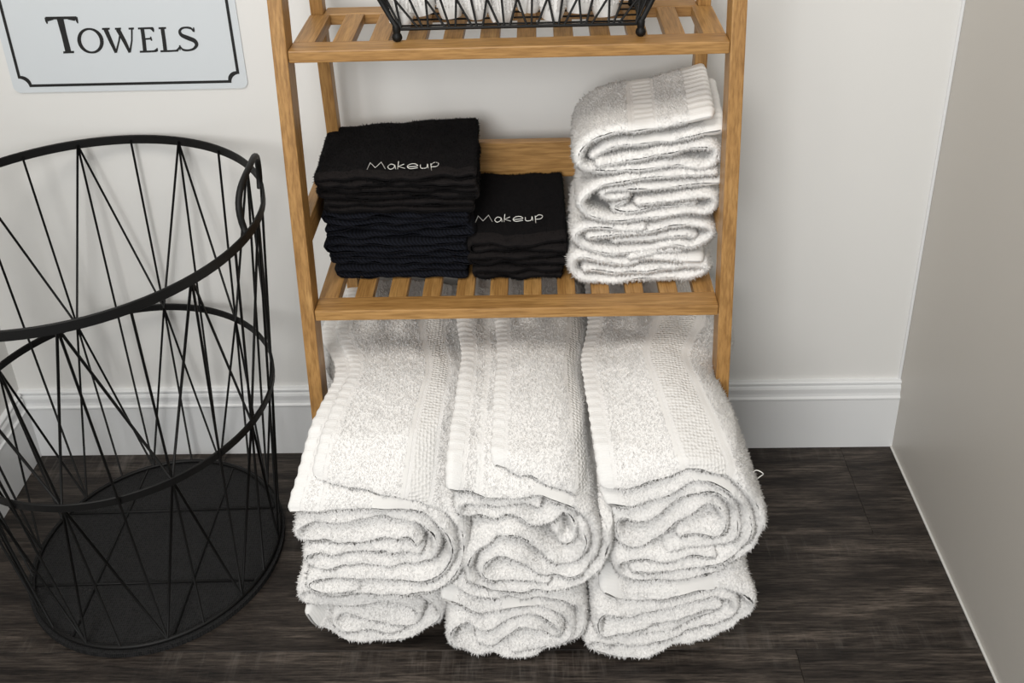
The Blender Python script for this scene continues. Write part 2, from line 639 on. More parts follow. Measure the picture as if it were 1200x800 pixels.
def cloth(name, label, cat, group, sheets, bands, material, hem_mat, tuft, density, loc=None, dy=.007, names=('terry_body',)):
    """sheets: list of Sheet; bands: list of (sheet index, a, b, side, material, part name, ripple)"""
    V, Q, bare = [], [], []
    base = 0
    for si, sh in enumerate(sheets):
        idx = np.arange(len(sh.ar))
        G = sh.grid(idx, dy)
        V.append(G.reshape(-1, 3))
        q = grid_faces(G.shape[0], G.shape[1], True, base)
        col = np.tile(np.arange(G.shape[1]), G.shape[0] - 1)
        bm_ = np.zeros(len(q), bool)
        for b in bands:
            if b[0] == si:
                bm_ |= np.isin(col, sh.select(b[1], b[2], b[3]))
        Q.append(q); bare.append(bm_)
        base += G.shape[0] * G.shape[1]
    V = np.vstack(V); Q = np.vstack(Q); bare = np.concatenate(bare)
    lo, hi = V.min(0), V.max(0)
    loc = Vector(((lo[0] + hi[0]) / 2, (lo[1] + hi[1]) / 2, lo[2]))
    root = empty(name, loc, label, cat, group)
    # tufts of pile where the surface is open
    A, B, C, D = V[Q[:, 0]], V[Q[:, 1]], V[Q[:, 2]], V[Q[:, 3]]
    nrm = np.cross(C - A, D - B)
    ar = np.linalg.norm(nrm, axis=1) / 2
    nrm /= (2 * ar[:, None] + 1e-12)
    # make normals point outward (each tube has constant winding: test with the first sheet point)
    cnt = rng.poisson(np.where(bare, 0, ar * density))
    f = np.repeat(np.arange(len(Q)), cnt)
    a, b = rng.random(len(f))[:, None], rng.random(len(f))[:, None]
    P = (A[f] * (1 - a) + B[f] * a) * (1 - b) + (D[f] * (1 - a) + C[f] * a) * b
    N = nrm[f] * OUT
    tree = BVHTree.FromPolygons([tuple(v) for v in V], [tuple(q) for q in Q.tolist()])
    keep = np.zeros(len(f), bool)
    rc = tree.ray_cast
    for i in range(len(f)):
        p, n = P[i], N[i]
        h = rc(Vector(p + n * .0012), Vector(n), .022)
        keep[i] = h[0] is None or p[1] < lo[1] + .03 or rng.random() < .15
    P, N = P[keep], N[keep]
    T = []
    if tuft > 0 and len(P):
        k = len(P)
        rv = rng.normal(size=(k, 3))
        t1 = rv - N * (rv * N).sum(1)[:, None]
        t1 /= np.linalg.norm(t1, axis=1)[:, None]
        t2 = np.cross(N, t1)
        r = tuft * (.30 + .16 * rng.random((k, 1)))
        h = tuft * (.55 + .65 * rng.random((k, 1)))
        b0 = len(V)
        P0 = P - N * .0004
        tv = [P0 + r * (math.cos(x) * t1 + math.sin(x) * t2) for x in (0, 2.094, 4.189)]
        lean = rng.normal(size=(k, 3)) * .38
        lean[:, 2] -= .12
        tip = P0 + h * (N + lean)
        V = np.vstack([V, np.stack(tv + [tip], 1).reshape(-1, 3)])
        o = b0 + 4 * np.arange(k)
        T = np.concatenate([np.stack([o, o + 1, o + 3], 1), np.stack([o + 1, o + 2, o + 3], 1), np.stack([o + 2, o, o + 3], 1)])
    else:
        T = np.zeros((0, 3), int)
    VN = np.zeros_like(V)
    for c_ in range(4):
        np.add.at(VN, Q[:, c_], nrm * OUT * ar[:, None])
    VN /= np.linalg.norm(VN, axis=1)[:, None] + 1e-12
    if len(T):
        tn = [N + .8 * (math.cos(x) * t1 + math.sin(x) * t2) for x in (0, 2.094, 4.189)] + [N + .5 * lean]
        tn = np.stack(tn, 1).reshape(-1, 3)
        VN[b0:] = tn / np.linalg.norm(tn, axis=1)[:, None]
    body = big_mesh(names[0], V, Q, T, material, root, loc, VN)
    for si, a_, b_, side, mt, pname, rip in bands:
        sh = sheets[si]
        idx = np.array(sh.select(a_, b_, side))
        if len(idx) < 2:
            continue
        G = sh.grid(idx, .0022 if rip else .006, off=.0007, ripple=rip)
        big_mesh(pname, G.reshape(-1, 3), grid_faces(G.shape[0], G.shape[1], False, 0), np.zeros((0, 3), int), mt, root, loc)
    return root


OUT = 1.0


def px_path(pts, off, sc, yf):
    r = []
    for x, y in pts:
        p = un((off[0] + x / sc, off[1] + y / sc), 1, yf)
        r.append((p[0], p[2]))
    return r


# ---- bath towels on the bottom shelf, hanging out over its front rail
BX = -.0385


def bath_xform(yf, lift, y_full=-.262):
    def f(P):
        y = P[:, 1]
        t = np.clip((y - yf) / (y_full - yf), 0, 1)
        lf = lift * (1 - (1 - t) ** 1.7)
        g = 1 - .15 * np.clip(t, 0, 1) ** .8
        back = np.clip((y + .25) / .1, 0, 1)
        g = g + .13 * back * back * (3 - 2 * back)
        z = P[:, 2] + lf
        z = np.where(z > .345, .345 + (z - .345) * .4, z)
        return np.c_[BX + (P[:, 0] - BX) * g, y, z]
    return f


TUFT, DENS = .0031, 360000
HEM, STR, WEA = M['hem'], M['stripe'], M['weave']
grp = 'rolled bath towels on the bottom shelf'


def rest_on(px, ref, yf, lift, dz):
    """where the pixel's ray meets the layer that lies dz above the reference layer"""
    sm, _ = smooth_path(ref, .004)
    k = int(np.argmax(sm[:, 0]))
    rx, rz = sm[:k + 1, 0], sm[:k + 1, 1]
    xf = bath_xform(yf, lift)
    best = None
    for y in np.linspace(yf - .01, -.20, 220):
        p = un(px, 1, y)
        q0 = xf(np.array([[0., y, 0.]]))[0]
        q1 = xf(np.array([[1., y, 0.]]))[0]
        xl_ = (p[0] - q0[0]) / (q1[0] - q0[0])
        zl_ = p[2] - q0[2]
        best = (xl_, zl_, y - yf)
        if zl_ <= np.interp(xl_, rx, rz) + dz:
            break
    return best


def bath(label, off, sc, yf, lift, paths, bands, th=.0150, seed=1, rest=0):
    if lift is None:                           # lower row: lies on the slats of the bottom shelf
        zmin = min(p[1] for q in paths for p in smooth_path(px_path(q, off, sc, yf), .005)[0]) - th / 2
        lift, y_full = .1185 - zmin, -.288
    else:
        y_full = -.262
    xf = bath_xform(yf, lift, y_full)
    W_ = [[(*p, .004 * max(0, i - 1)) for p in px_path(q, off, sc, yf)] for i, q in enumerate(paths)]
    for k in range(rest):                      # first points of the top flap lie on the layer below
        x, y = paths[0][k]
        W_[0][k] = rest_on((off[0] + x / sc, off[1] + y / sc), [p[:2] for p in W_[1]], yf, lift, th * 1.02)
    sh = [Sheet(p, th, yf, -.035, xf, seed + i) for i, p in enumerate(W_)]
    return cloth('bath_towel', label, 'towel', grp, sh, bands, M['terry'], HEM, TUFT, DENS)


# upper row
bath('upper folded white bath towel on the pile beside the wire laundry basket', (330, 560), 5.217, -.412, .096, [
    [(205, 10), (450, 60), (740, 105), (980, 190), (1085, 300), (1115, 420), (1090, 540), (1010, 635), (880, 690), (640, 715), (400, 705)],
    [(60, 205), (300, 195), (600, 185), (830, 215), (985, 305), (1045, 430), (1010, 550), (900, 620), (700, 628), (450, 612), (250, 625), (165, 655), (250, 688), (450, 690)],
    [(820, 430), (765, 385), (670, 395), (480, 412), (230, 425), (105, 400), (90, 345), (160, 300), (400, 285), (650, 275), (820, 295), (925, 380),
     (940, 470), (870, 540), (700, 560), (450, 555), (220, 575), (140, 540), (190, 490), (430, 485), (680, 475), (830, 490)]],
    [(0, 0, .013, 'start', HEM, 'hem', .0009), (1, 0, .015, 'start', HEM, 'hem', .0009), (1, .026, .036, 1, HEM, 'woven_band', .0008),
     (0, .112, .118, 1, STR, 'flat_stripe', 0), (0, .1185, .152, 1, WEA, 'woven_border', 0), (1, .10, .148, 1, STR, 'flat_stripe', .0)], seed=11, rest=4)
bath('upper folded white bath towel on the middle pile, with a rolled end', (510, 560), 5.333, -.418, .098, [
    [(385, -75), (600, 0), (850, 80), (1010, 185), (1080, 320), (1080, 450), (1010, 580), (880, 665), (650, 705), (420, 715), (260, 670), (205, 580),
     (240, 470), (350, 390), (480, 355), (600, 415), (700, 495), (800, 535), (890, 500), (945, 410), (925, 320)],
    [(95, 60), (250, 112), (450, 125), (630, 118), (800, 155), (940, 240), (1005, 350), (1005, 460), (940, 565), (820, 615), (650, 590), (530, 515), (420, 495),
     (320, 535), (295, 600), (380, 645), (560, 640), (700, 648)],
    [(640, 205), (500, 195), (350, 205), (170, 185), (150, 235), (210, 268), (350, 280), (480, 262), (620, 320), (730, 290), (810, 245), (875, 320), (865, 410), (800, 420), (760, 370)]],
    [(0, 0, .013, 'start', HEM, 'hem', .0009), (1, 0, .014, 'start', HEM, 'hem', .0009), (1, .026, .037, 1, HEM, 'woven_band', .0008),
     (0, .094, .100, 1, STR, 'flat_stripe', 0), (0, .1005, .128, 1, WEA, 'woven_border', 0), (1, .105, .15, 1, STR, 'flat_stripe', 0)], seed=21, rest=4)
bath('upper folded white bath towel with a wide dotted woven border, below the hand towels', (690, 540), 5.333, -.415, .094, [
    [(105, 170), (300, 160), (450, 105), (640, 62), (800, 82), (940, 150), (1040, 260), (1090, 380), (1060, 500), (970, 600), (800, 690), (550, 740), (330, 750), (205, 720), (190, 650), (270, 620),
     (450, 625), (640, 600), (780, 600)],
    [(130, 265), (300, 280), (450, 230), (640, 142), (780, 145), (915, 220), (1000, 320), (1015, 440), (965, 540), (850, 620), (650, 665), (450, 680), (290, 690)],
    [(520, 590), (640, 565), (780, 560), (900, 515), (945, 420), (910, 300), (800, 225), (650, 235), (500, 318), (345, 395), (215, 400), (180, 470), (225, 535), (350, 555), (470, 485),
     (600, 378), (720, 305), (825, 330), (870, 415), (820, 490), (700, 490), (590, 500)]],
    [(0, 0, .014, 'start', HEM, 'hem', .0009), (1, 0, .015, 'start', HEM, 'hem', .0009), (0, .096, .103, 1, STR, 'flat_stripe', 0), (0, .1035, .154, 1, WEA, 'woven_border', 0),
     (0, .1545, .162, 1, STR, 'flat_stripe', 0), (1, .112, .16, 1, STR, 'flat_stripe', 0)], seed=31)
# lower row
bath('lower folded white bath towel of the pile beside the wire laundry basket', (330, 660), 5.714, -.394, None, [
    [(180, 330), (260, 435), (400, 495), (620, 515), (850, 485), (1000, 425), (1065, 350), (1030, 270), (930, 215), (750, 205), (450, 210), (170, 205), (110, 240), (190, 275), (450, 278),
     (700, 268), (850, 300), (915, 350), (880, 400), (740, 405), (550, 365), (400, 350), (350, 395), (420, 440), (560, 445), (700, 465), (800, 445)]],
    [(0, 0, .03, 'start', HEM, 'hem', 0)], th=.0132, seed=41)
bath('lower folded white bath towel of the middle pile', (510, 660), 5.714, -.414, None, [
    [(130, 170), (300, 215), (520, 232), (750, 230), (900, 262), (985, 340), (985, 440), (915, 520), (780, 565), (650, 612), (400, 612), (210, 585), (110, 530), (120, 445), (220, 408), (350, 435), (500, 375),
     (640, 345), (780, 390), (840, 450), (780, 490), (680, 440), (580, 430), (480, 480), (400, 540), (300, 545)],
    [(60, 240), (200, 290), (330, 338), (480, 298), (650, 282), (800, 312), (890, 380), (915, 460), (850, 530), (700, 570), (520, 585)]],
    [(1, 0, .013, 'start', HEM, 'hem', .0005), (1, .085, .13, 1, STR, 'flat_stripe', 0)], th=.0144, seed=51)
bath('lower folded white bath towel of the pile nearest the grey wall', (675, 650), 5.333, -.416, None, [
    [(185, 235), (350, 290), (550, 272), (750, 225), (930, 212), (1045, 245), (1105, 300), (1080, 380), (950, 465), (800, 520), (600, 575), (420, 632), (250, 630), (90, 590), (110, 530), (250, 570)],
    [(900, 345), (700, 375), (470, 455), (280, 480), (170, 510), (140, 440), (190, 365), (350, 385), (520, 345), (750, 285), (940, 282), (1005, 325), (975, 390), (800, 450), (600, 515), (400, 565), (280, 560)],
    [(420, 515), (600, 475), (760, 415), (900, 375)]],
    [(0, 0, .02, 'start', HEM, 'hem', .0005), (0, .10, .15, 1, STR, 'flat_stripe', 0)], th=.0144, seed=61)


# ---- white hand towels on the middle shelf
def hand_xform(y0, tilt, twist=0.0, zref=0):
    def f(P):
        d = P[:, 1] - y0
        x = P[:, 0]
        return np.c_[x + .05 * d, P[:, 1], P[:, 2] + tilt * d + twist * d * (x - .13)]
    return f


grp = 'folded hand towels stacked on the middle shelf'


def hand(label, off, sc, yf, paths, bands, th, seed, yb=-.068, tilt=.06, twist=0, wob=.0010):
    xf = hand_xform(yf, tilt, twist)
    sh = [Sheet(px_path(p, off, sc, yf), th, yf + .003 * i, yb, xf, seed + i, step=.004, wob=wob) for i, p in enumerate(paths)]
    return cloth('hand_towel', label, 'towel', grp, sh, bands, M['terry'], HEM, .0034, 360000)


hand('folded white hand towel on top of its stack, with a ribbed band across it', (655, 70), 6, -.198, [
    [(1060, 395), (900, 430), (680, 480), (450, 498), (270, 545), (160, 630), (140, 715), (220, 775), (500, 775), (800, 745), (1030, 755), (1110, 690), (1080, 620), (900, 630), (600, 685), (400, 725), (290, 735)],
    [(1135, 505), (950, 540), (780, 572), (520, 600), (360, 630), (245, 690)]],
    [(0, 0, .026, 'start', HEM, 'hem', .0008), (1, 0, .018, 'start', HEM, 'hem', .0004), (0, .068, .096, -1, HEM, 'woven_band', .0004), (0, .096, .102, -1, STR, 'flat_stripe', 0),
     (1, .062, .108, -1, STR, 'flat_stripe', 0)],
    .0134, 71, tilt=.07, twist=.5)
hand('folded white hand towel second from the top of its stack, with a loose inner fold', (655, 200), 5.715, -.200, [
    [(1040, 22), (800, 35), (530, 55), (300, 95), (175, 165), (150, 230), (210, 295), (380, 338), (600, 318), (850, 280), (990, 280), (1045, 215), (1010, 170), (850, 182), (650, 212), (540, 222)],
    [(1065, 88), (900, 103), (700, 118), (500, 128), (320, 142), (300, 175), (370, 192), (450, 178)],
    [(900, 240), (650, 255), (440, 288), (370, 265), (440, 222)]],
    [(1, 0, .018, 'start', HEM, 'hem', .0004)], .0124, 81)
hand('folded white hand towel third from the top of its stack', (655, 200), 5.715, -.199, [
    [(560, 385), (450, 395), (250, 378), (135, 405), (110, 455), (175, 515), (330, 548), (550, 540), (780, 498), (880, 512), (970, 475), (1025, 420), (980, 372), (800, 367), (620, 400), (400, 425), (210, 448)],
    [(380, 480), (600, 465), (830, 440), (900, 450)]],
    [], .0128, 91)
hand('folded white hand towel at the bottom of its stack on the bamboo slats', (655, 200), 5.715, -.201, [
    [(940, 600), (800, 598), (600, 590), (450, 622), (250, 592), (130, 580), (90, 645), (130, 712), (300, 738), (600, 722), (880, 705), (990, 660), (920, 640), (700, 655), (400, 678), (180, 660)],
    [(820, 545), (650, 555), (480, 585)]],
    [(0, 0, .018, 'start', HEM, 'hem', .0003)], .0128, 101)

# ---- dark washcloths
random.seed(3)


def wash(label, group, zb, zt, x0, x1, yf, yb, kind, seed, tilt, twist=0, strands=2, flip=False, grow=0.0):
    """a cloth folded into strands between the heights zb and zt (at its front)"""
    h = (zt - zb) / strands
    th = h * .93
    r = random.Random(seed)
    pts = []
    for k in range(strands):
        z = zt - h * (k + .5)
        n = 7
        xs = [x0 + (x1 - x0) * i / (n - 1) for i in range(n)]
        if k:
            xs[0 if not flip else -1] += r.uniform(0, .008)
        if (k % 2 == 0) != flip:
            xs = xs[::-1]
        row = [(x, z + r.uniform(-1, 1) * h * .16) for x in xs]
        pts += row
        if k < strands - 1:
            e = row[-1][0]
            pts.append((e + (.25 * h if e > (x0 + x1) / 2 else -.25 * h), z - h * .5))
    xm = (x0 + x1) / 2

    def xf(P):
        d = P[:, 1] - yf
        return np.c_[P[:, 0] - .02 * d, P[:, 1], P[:, 2] + tilt * d + twist * d * (P[:, 0] - xm) + grow * d * (P[:, 2] - zb) / (zt - zb)]
    sh = [Sheet(pts, th, yf, yb, xf, seed, step=.005, jit=.006, wob=.0015)]
    if kind == 'navy':
        return cloth('washcloth', label, 'washcloth', group, sh, [], M['navy'], None, 0, 0, names=('folded_cloth',))
    c = cloth('washcloth', label, 'washcloth', group, sh, [], M['black_terry'], None, .0022, 260000, names=('folded_cloth',))
    # stitched front edge of each layer
    idx = np.arange(len(sh[0].ar))
    G = sh[0].grid(idx, .007, off=.0006)[1:6]
    loc = c.location
    big_mesh('hem', G.reshape(-1, 3), grid_faces(G.shape[0], G.shape[1], True, 0), np.zeros((0, 3), int), M['black_hem'], c, loc)
    return c


MK = [[(258, 252), (268, 230), (285, 247), (305, 228), (318, 250)],
      [(350, 238), (337, 235), (327, 244), (335, 252), (347, 247), (350, 238), (353, 251)],
      [(363, 226), (360, 251)], [(381, 235), (361, 243), (384, 249)],
      [(393, 244), (426, 241), (418, 234), (402, 235), (392, 243), (402, 250), (427, 247)],
      [(436, 237), (437, 247), (446, 249), (457, 246), (460, 234), (462, 248)],
      [(471, 233), (473, 256)], [(471, 237), (484, 229), (497, 233), (491, 242), (472, 244)]]


def embroider(parent, f, y0, z0, k):
    paths = []
    for s in MK:
        sm, _ = smooth_path(s, 2.0) if len(s) > 4 and s[0] != (258, 252) else (np.array(s, float), 0)
        P = []
        for x, y in sm:
            q = f(x, y)
            p = un_slope((340 + q[0] / 2.856, 110 + q[1] / 2.856), y0, z0, k)
            P.append(p - np.array(parent.location))
        paths.append(P)
    V, Fc = tube_mesh(paths, .00050, 5)
    o = obj('embroidery', V, Fc, M['thread'], parent, smooth=True)
    o['label'] = 'white embroidered word Makeup'


ga = 'washcloths stacked on the middle shelf'
yL = -.182
zl0 = .4605
h_n = .0205
zz = zl0
names_n = ['navy washcloth at the bottom of the taller dark stack, resting on the slats', 'navy washcloth second from the bottom of the taller dark stack',
           'navy washcloth third from the bottom of the taller dark stack', 'navy washcloth fourth from the bottom of the taller dark stack',
           'navy washcloth lying highest of the navy ones in the taller dark stack']
xl = [(-.278, -.108), (-.286, -.104), (-.288, -.107), (-.287, -.101), (-.288, -.102)]
for i in range(5):
    wash(names_n[i], ga, zz, zz + h_n, xl[i][0], xl[i][1], yL + .003 * (i % 2), -.066, 'navy', 200 + i, .0, flip=bool(i % 2))
    zz += h_n + .0003
xb_ = [(-.282, -.094), (-.290, -.088), (-.291, -.090)]
names_b = ['black terry washcloth third from the top of the taller dark stack', 'black terry washcloth second from the top of the taller dark stack',
           'black washcloth embroidered with white Makeup lettering on top of the taller dark stack']
for i in range(3):
    hb = .0185 if i < 2 else .0195
    tl = (.03, .07, .12)[i]
    w = wash(names_b[i], ga, zz, zz + hb, xb_[i][0], xb_[i][1], yL - .002 * i, -.050 if i == 2 else -.066, 'black', 210 + i, tl, twist=(.0, .15, .35)[i])
    zz += hb + .0004
zt_left = zz
embroider(w, lambda x, y: (x, y), yL, zt_left + .0012, .12)

zz = .4605
names_r = ['black terry washcloth at the bottom of the shorter dark stack', 'black terry washcloth in the middle of the shorter dark stack',
           'black washcloth embroidered with white Makeup lettering on top of the shorter dark stack']
xr = [(-.090, .020), (-.096, .026), (-.094, .026)]
for i in range(3):
    hb = .0195
    w = wash(names_r[i], ga, zz, zz + hb, xr[i][0], xr[i][1], -.187 + .001 * i, -.066, 'black', 220 + i, (.05, .2, .36)[i], grow=0)
    zz += hb + .0004
embroider(w, lambda x, y: (620 + (x - 258) * .94, y + 178 - (x - 258) * .012), -.185, zz + .0012, .36)

# ------------------------------------------------------------------ wire laundry basket
CB, CM, CT = np.array([-.5964, -.2208]), np.array([-.5954, -.2305]), np.array([-.5934, -.2520])
ZB, ZM, ZTOP = .012, .310, .600
RB, RM, RT = .1799, .2109, .2394
lb = empty('laundry_basket', (CB[0], CB[1], 0), 'tall round black wire laundry basket with crossing wires standing on the dark floor', 'basket')
LO = np.array([CB[0], CB[1], 0])


def cp(c, r, z, deg):
    a = math.radians(deg)
    return np.array([c[0] + r * math.cos(a), c[1] + r * math.sin(a), z]) - LO


def band_ring(name, c, r, z, h, t):
    V, Fc = [], []
    n = 96
    prof = [(-t / 2, -h / 2 + .0008), (-t / 2, h / 2 - .0008), (-t / 2 + .0008, h / 2), (t / 2 - .0008, h / 2), (t / 2, h / 2 - .0008), (t / 2, -h / 2 + .0008), (t / 2 - .0008, -h / 2), (-t / 2 + .0008, -h / 2)]
    for i in range(n):
        for d, zz_ in prof:
            V.append(cp(c, r + d, z + zz_, 360 * i / n))
    k = len(prof)
    for i in range(n):
        for j in range(k):
            Fc.append((i * k + j, i * k + (j + 1) % k, ((i + 1) % n) * k + (j + 1) % k, ((i + 1) % n) * k + j))
    return obj(name, V, Fc, M['black'], lb)


band_ring('top_ring', CT, RT, ZTOP, .0135, .0032)
band_ring('middle_ring', CM, RM, ZM, .0120, .0032)
tube('base_ring', [cp(CB, RB, ZB, a) for a in range(0, 360, 4)], .0032, M['black'], lb, 8, True)
WA = 1.5
for k in range(10):
    a = 36 * k + WA
    rin = .0022

    def T(x): return cp(CT, RT - rin, ZTOP, x)
    def D(x): return cp(CM, RM - rin, ZM, x)
    def B(x): return cp(CB, RB, ZB, x)
    for P in ([T(a), B(a + 2)], [T(a + 18), D(a + 18), B(a + 18)], [T(a), D(a + 18)], [T(a), D(a - 18)], [D(a + 18), B(a + 2)], [D(a + 18), B(a + 38)]):
        tube('wire', P, .0018, M['black'], lb, 6)
# flat mesh bottom with its grid of straight wires
bm = bmesh.new()
bmesh.ops.create_cone(bm, cap_ends=True, segments=96, radius1=RB + .0075, radius2=RB + .0075, depth=.008)
for v in bm.verts:
    v.co.z += .0045
from_bm('mesh_bottom', bm, M['mesh'], lb)


def fl_px(x, y):
    p = un((x / 3.332, 530 + y / 3.333), 2, ZB - .002)
    return p - LO


for p0, p1 in (((265, 240), (1070, 215)), ((140, 520), (990, 498)), ((580, 60), (285, 720)), ((910, 60), (680, 710))):
    tube('bottom_wire', [fl_px(*p0), fl_px(*p1)], .0016, M['black'], lb, 6)
for hc in (6.5, 186.5):
    P = []
    for t in np.linspace(0, 1, 25):
        a = hc + 15.5 * math.copysign(abs(math.cos(math.pi * t)) ** .8, math.cos(math.pi * t))
        up = math.sin(math.pi * t) ** .62
        P.append(cp(CT, RT - .003 + (.006 - .020 * t) * up, ZTOP - .004 + .065 * up, a))
    tube('handle', P, .0042, M['black'], lb, 10)

# ------------------------------------------------------------------ small wire basket with rolled cloths on the upper shelf
ZS = .8045
wb = empty('wire_basket', (-.028, -.13, ZS), 'small flared black wire basket with ball feet on the upper bamboo shelf', 'basket')
WO = np.array([-.028, -.13, ZS])
bx0, bx1, by0, by1 = -.172, .121, -.186, -.075
zb0, zb1 = .0155, .125
fl_x, fl_y = .045, .022


def wp(x, y, z):
    return np.array([x, y, z + ZS]) - WO


def ring4(x0, x1, y0, y1, z):
    P = []
    cs = [(x0, y0), (x1, y0), (x1, y1), (x0, y1)]
    for i in range(4):
        a, b = np.array(cs[i]), np.array(cs[(i + 1) % 4])
        for t in np.linspace(.02, .98, 9):
            q = a + (b - a) * t
            P.append(wp(q[0], q[1], z))
    return P


tube('bottom_frame', ring4(bx0, bx1, by0, by1, zb0), .0022, M['black'], wb, 8, True)
tube('top_frame', ring4(bx0 - fl_x, bx1 + fl_x, by0 - fl_y, by1 + fl_y, zb1), .0030, M['black'], wb, 8, True)
for x, y, sx, sy in ((bx0, by0, -1, -1), (bx1, by0, 1, -1), (bx0, by1, -1, 1), (bx1, by1, 1, 1)):
    bm = bmesh.new()
    prof = [(.0, .0), (.0035, .0004), (.0058, .0025), (.0064, .0055), (.0056, .0085), (.0042, .0105), (.0046, .0125), (.0050, .019), (.0035, .022), (0, .0225)]
    V, Fc = [], []
    n = 14
    for r_, z_ in prof:
        for i in range(n):
            a = 2 * math.pi * i / n
            V.append(wp(x + r_ * math.cos(a), y + r_ * math.sin(a), z_))
    for j in range(len(prof) - 1):
        for i in range(n):
            Fc.append((j * n + i, j * n + (i + 1) % n, (j + 1) * n + (i + 1) % n, (j + 1) * n + i))
    bm.free()
    obj('foot', V, Fc, M['black'], wb, smooth=True)
    tube('corner_wire', [wp(x, y, .018), wp(x + sx * fl_x, y + sy * fl_y, zb1)], .0034, M['black'], wb, 8)
    tube('corner_wire', [wp(x + (.006 if sx < 0 else -.006), y, .016), wp(x + sx * (fl_x - .012), y + sy * fl_y, zb1)], .0016, M['black'], wb, 6)


def side(p0, p1, o, n):
    """crossing wires along one side from p0 to p1; o = outward flare"""
    p0, p1, o = np.array(p0), np.array(p1), np.array(o)
    ex = (p1 - p0) / np.linalg.norm(p1 - p0)
    L0 = np.linalg.norm(p1 - p0)

    def lowp(t):
        q = p0 + (p1 - p0) * t
        return wp(q[0], q[1], zb0)

    def topp(t):
        f_ = fl_x if abs(ex[0]) > .5 else fl_y
        q = p0 - ex * f_ + ex * (L0 + 2 * f_) * t + o
        return wp(q[0], q[1], zb1)
    for k in range(n):
        a, b = (k + .18) / n, (k + .82) / n
        tube('wire', [lowp(a), topp((k + .95) / n)], .0015, M['black'], wb, 5)
        tube('wire', [lowp(b), topp((k + .05) / n)], .0015, M['black'], wb, 5)
        tube('wire', [lowp((k + .98) / n), topp((k + .98) / n)], .0015, M['black'], wb, 5)


side((bx0, by0), (bx1, by0), (0, -fl_y), 9)
side((bx0, by1), (bx1, by1), (0, fl_y), 9)
side((bx0, by0), (bx0, by1), (-fl_x, 0), 3)
side((bx1, by0), (bx1, by1), (fl_x, 0), 3)
for k in range(5):
    y = by0 + (by1 - by0) * (k + .5) / 5
    tube('floor_wire', [wp(bx0, y, zb0), wp(bx1, y, zb0)], .0013, M['black'], wb, 5)

# rolled washcloths standing in it
roll_px = [467, 496, 527, 558, 589, 620, 648, 678, 711]


def roll_proto(seed):
    r = random.Random(seed)
    R, H = .0160, .105
    turns = 2.6
    V, Q = [], []
    n, nz = 60, 22
    pts = []
    for i in range(n):
        t = i / (n - 1)
        a = turns * 2 * math.pi * t
        rad = R * (.22 + .78 * t)
        pts.append((rad * math.cos(a), rad * math.sin(a), a, rad))
    th = .0042
    loop = [(p[0] + math.cos(p[2]) * th / 2, p[1] + math.sin(p[2]) * th / 2) for p in pts] + [(p[0] - math.cos(p[2]) * th / 2, p[1] - math.sin(p[2]) * th / 2) for p in reversed(pts)]
    loop = np.array(loop)
    m_ = len(loop)
    for j in range(nz):
        z = H * j / (nz - 1)
        k = 1 - .22 * max(0, 1 - z / .018) ** 2
        V.append(np.c_[loop * k, np.full(m_, z)])
    V = np.vstack(V)
    Q = grid_faces(nz, m_, True, 0)
    # cap the ends between the two sides of the sheet
    caps = []
    for j in (0, nz - 1):
        for i in range(n - 1):
            caps.append((j * m_ + i, j * m_ + i + 1, j * m_ + m_ - 2 - i, j * m_ + m_ - 1 - i))
    Q = np.vstack([Q, np.array(caps)])
    rg = np.random.default_rng(seed)
    k = 4200
    z = .014 + (H - .014) * rg.random(k)
    i0 = rg.integers(int(n * .62), n - 1, k)
    P = np.c_[loop[i0], z]
    N = np.c_[P[:, :2] / np.linalg.norm(P[:, :2], axis=1)[:, None], np.zeros(k)]
    rv = rg.normal(size=(k, 3))
    t1 = rv - N * (rv * N).sum(1)[:, None]
    t1 /= np.linalg.norm(t1, axis=1)[:, None]
    t2 = np.cross(N, t1)
    rr, hh = .0011, .0013 + .0010 * rg.random((k, 1))
    P = P - N * .0003
    tv = [P + rr * (math.cos(x) * t1 + math.sin(x) * t2) for x in (0, 2.094, 4.189)] + [P + hh * (N + rg.normal(size=(k, 3)) * .4)]
    b0 = len(V)
    V = np.vstack([V, np.stack(tv, 1).reshape(-1, 3)])
    o = b0 + 4 * np.arange(k)
    T_ = np.concatenate([np.stack([o, o + 1, o + 3], 1), np.stack([o + 1, o + 2, o + 3], 1), np.stack([o + 2, o, o + 3], 1)])
    hem = loop[int(n * .58):n]
    hv, hq = [], []
    zs = np.linspace(-.0004, .013, 7)
    for z_ in zs:
        kk = 1 - .22 * max(0, 1 - max(z_, 0) / .018) ** 2
        hv.append(np.c_[hem * kk * 1.035, np.full(len(hem), z_)])
    hq = grid_faces(len(zs), len(hem), False, 0)
    return V, Q, T_, np.vstack(hv), hq


protos = [roll_proto(5), roll_proto(6), roll_proto(9)]
pm = []
for i, px in enumerate(roll_px):
    base = un((px, 27), 2, ZS + .020)
    loc = Vector((base[0], -.163 + .005 * ((i * 7) % 3 - 1), ZS + .0175 + (.0, .007, .003, .010)[(i * 3) % 4]))
    e = empty('rolled_washcloth', loc, 'white rolled terry washcloth standing in the small wire basket', 'washcloth', 'rolled white washcloths in the wire basket')
    if i < 3:
        V, Q, T_, hv, hq = protos[i]
        b = big_mesh('terry_roll', V, Q, T_, M['terry'], e, (0, 0, 0))
        h = big_mesh('hem', hv, hq, np.zeros((0, 3), int), HEM, e, (0, 0, 0))
        pm.append((b.data, h.data))
    else:
        b = link('terry_roll', pm[i % 3][0], e)
        h = link('hem', pm[i % 3][1], e)
    e.rotation_euler = (math.radians((8, 11, 6, 9)[i % 4]), math.radians((-9, 5, -6, 4, -3, 3, -2, 6, 8)[i]), math.radians(40 * i + 200))

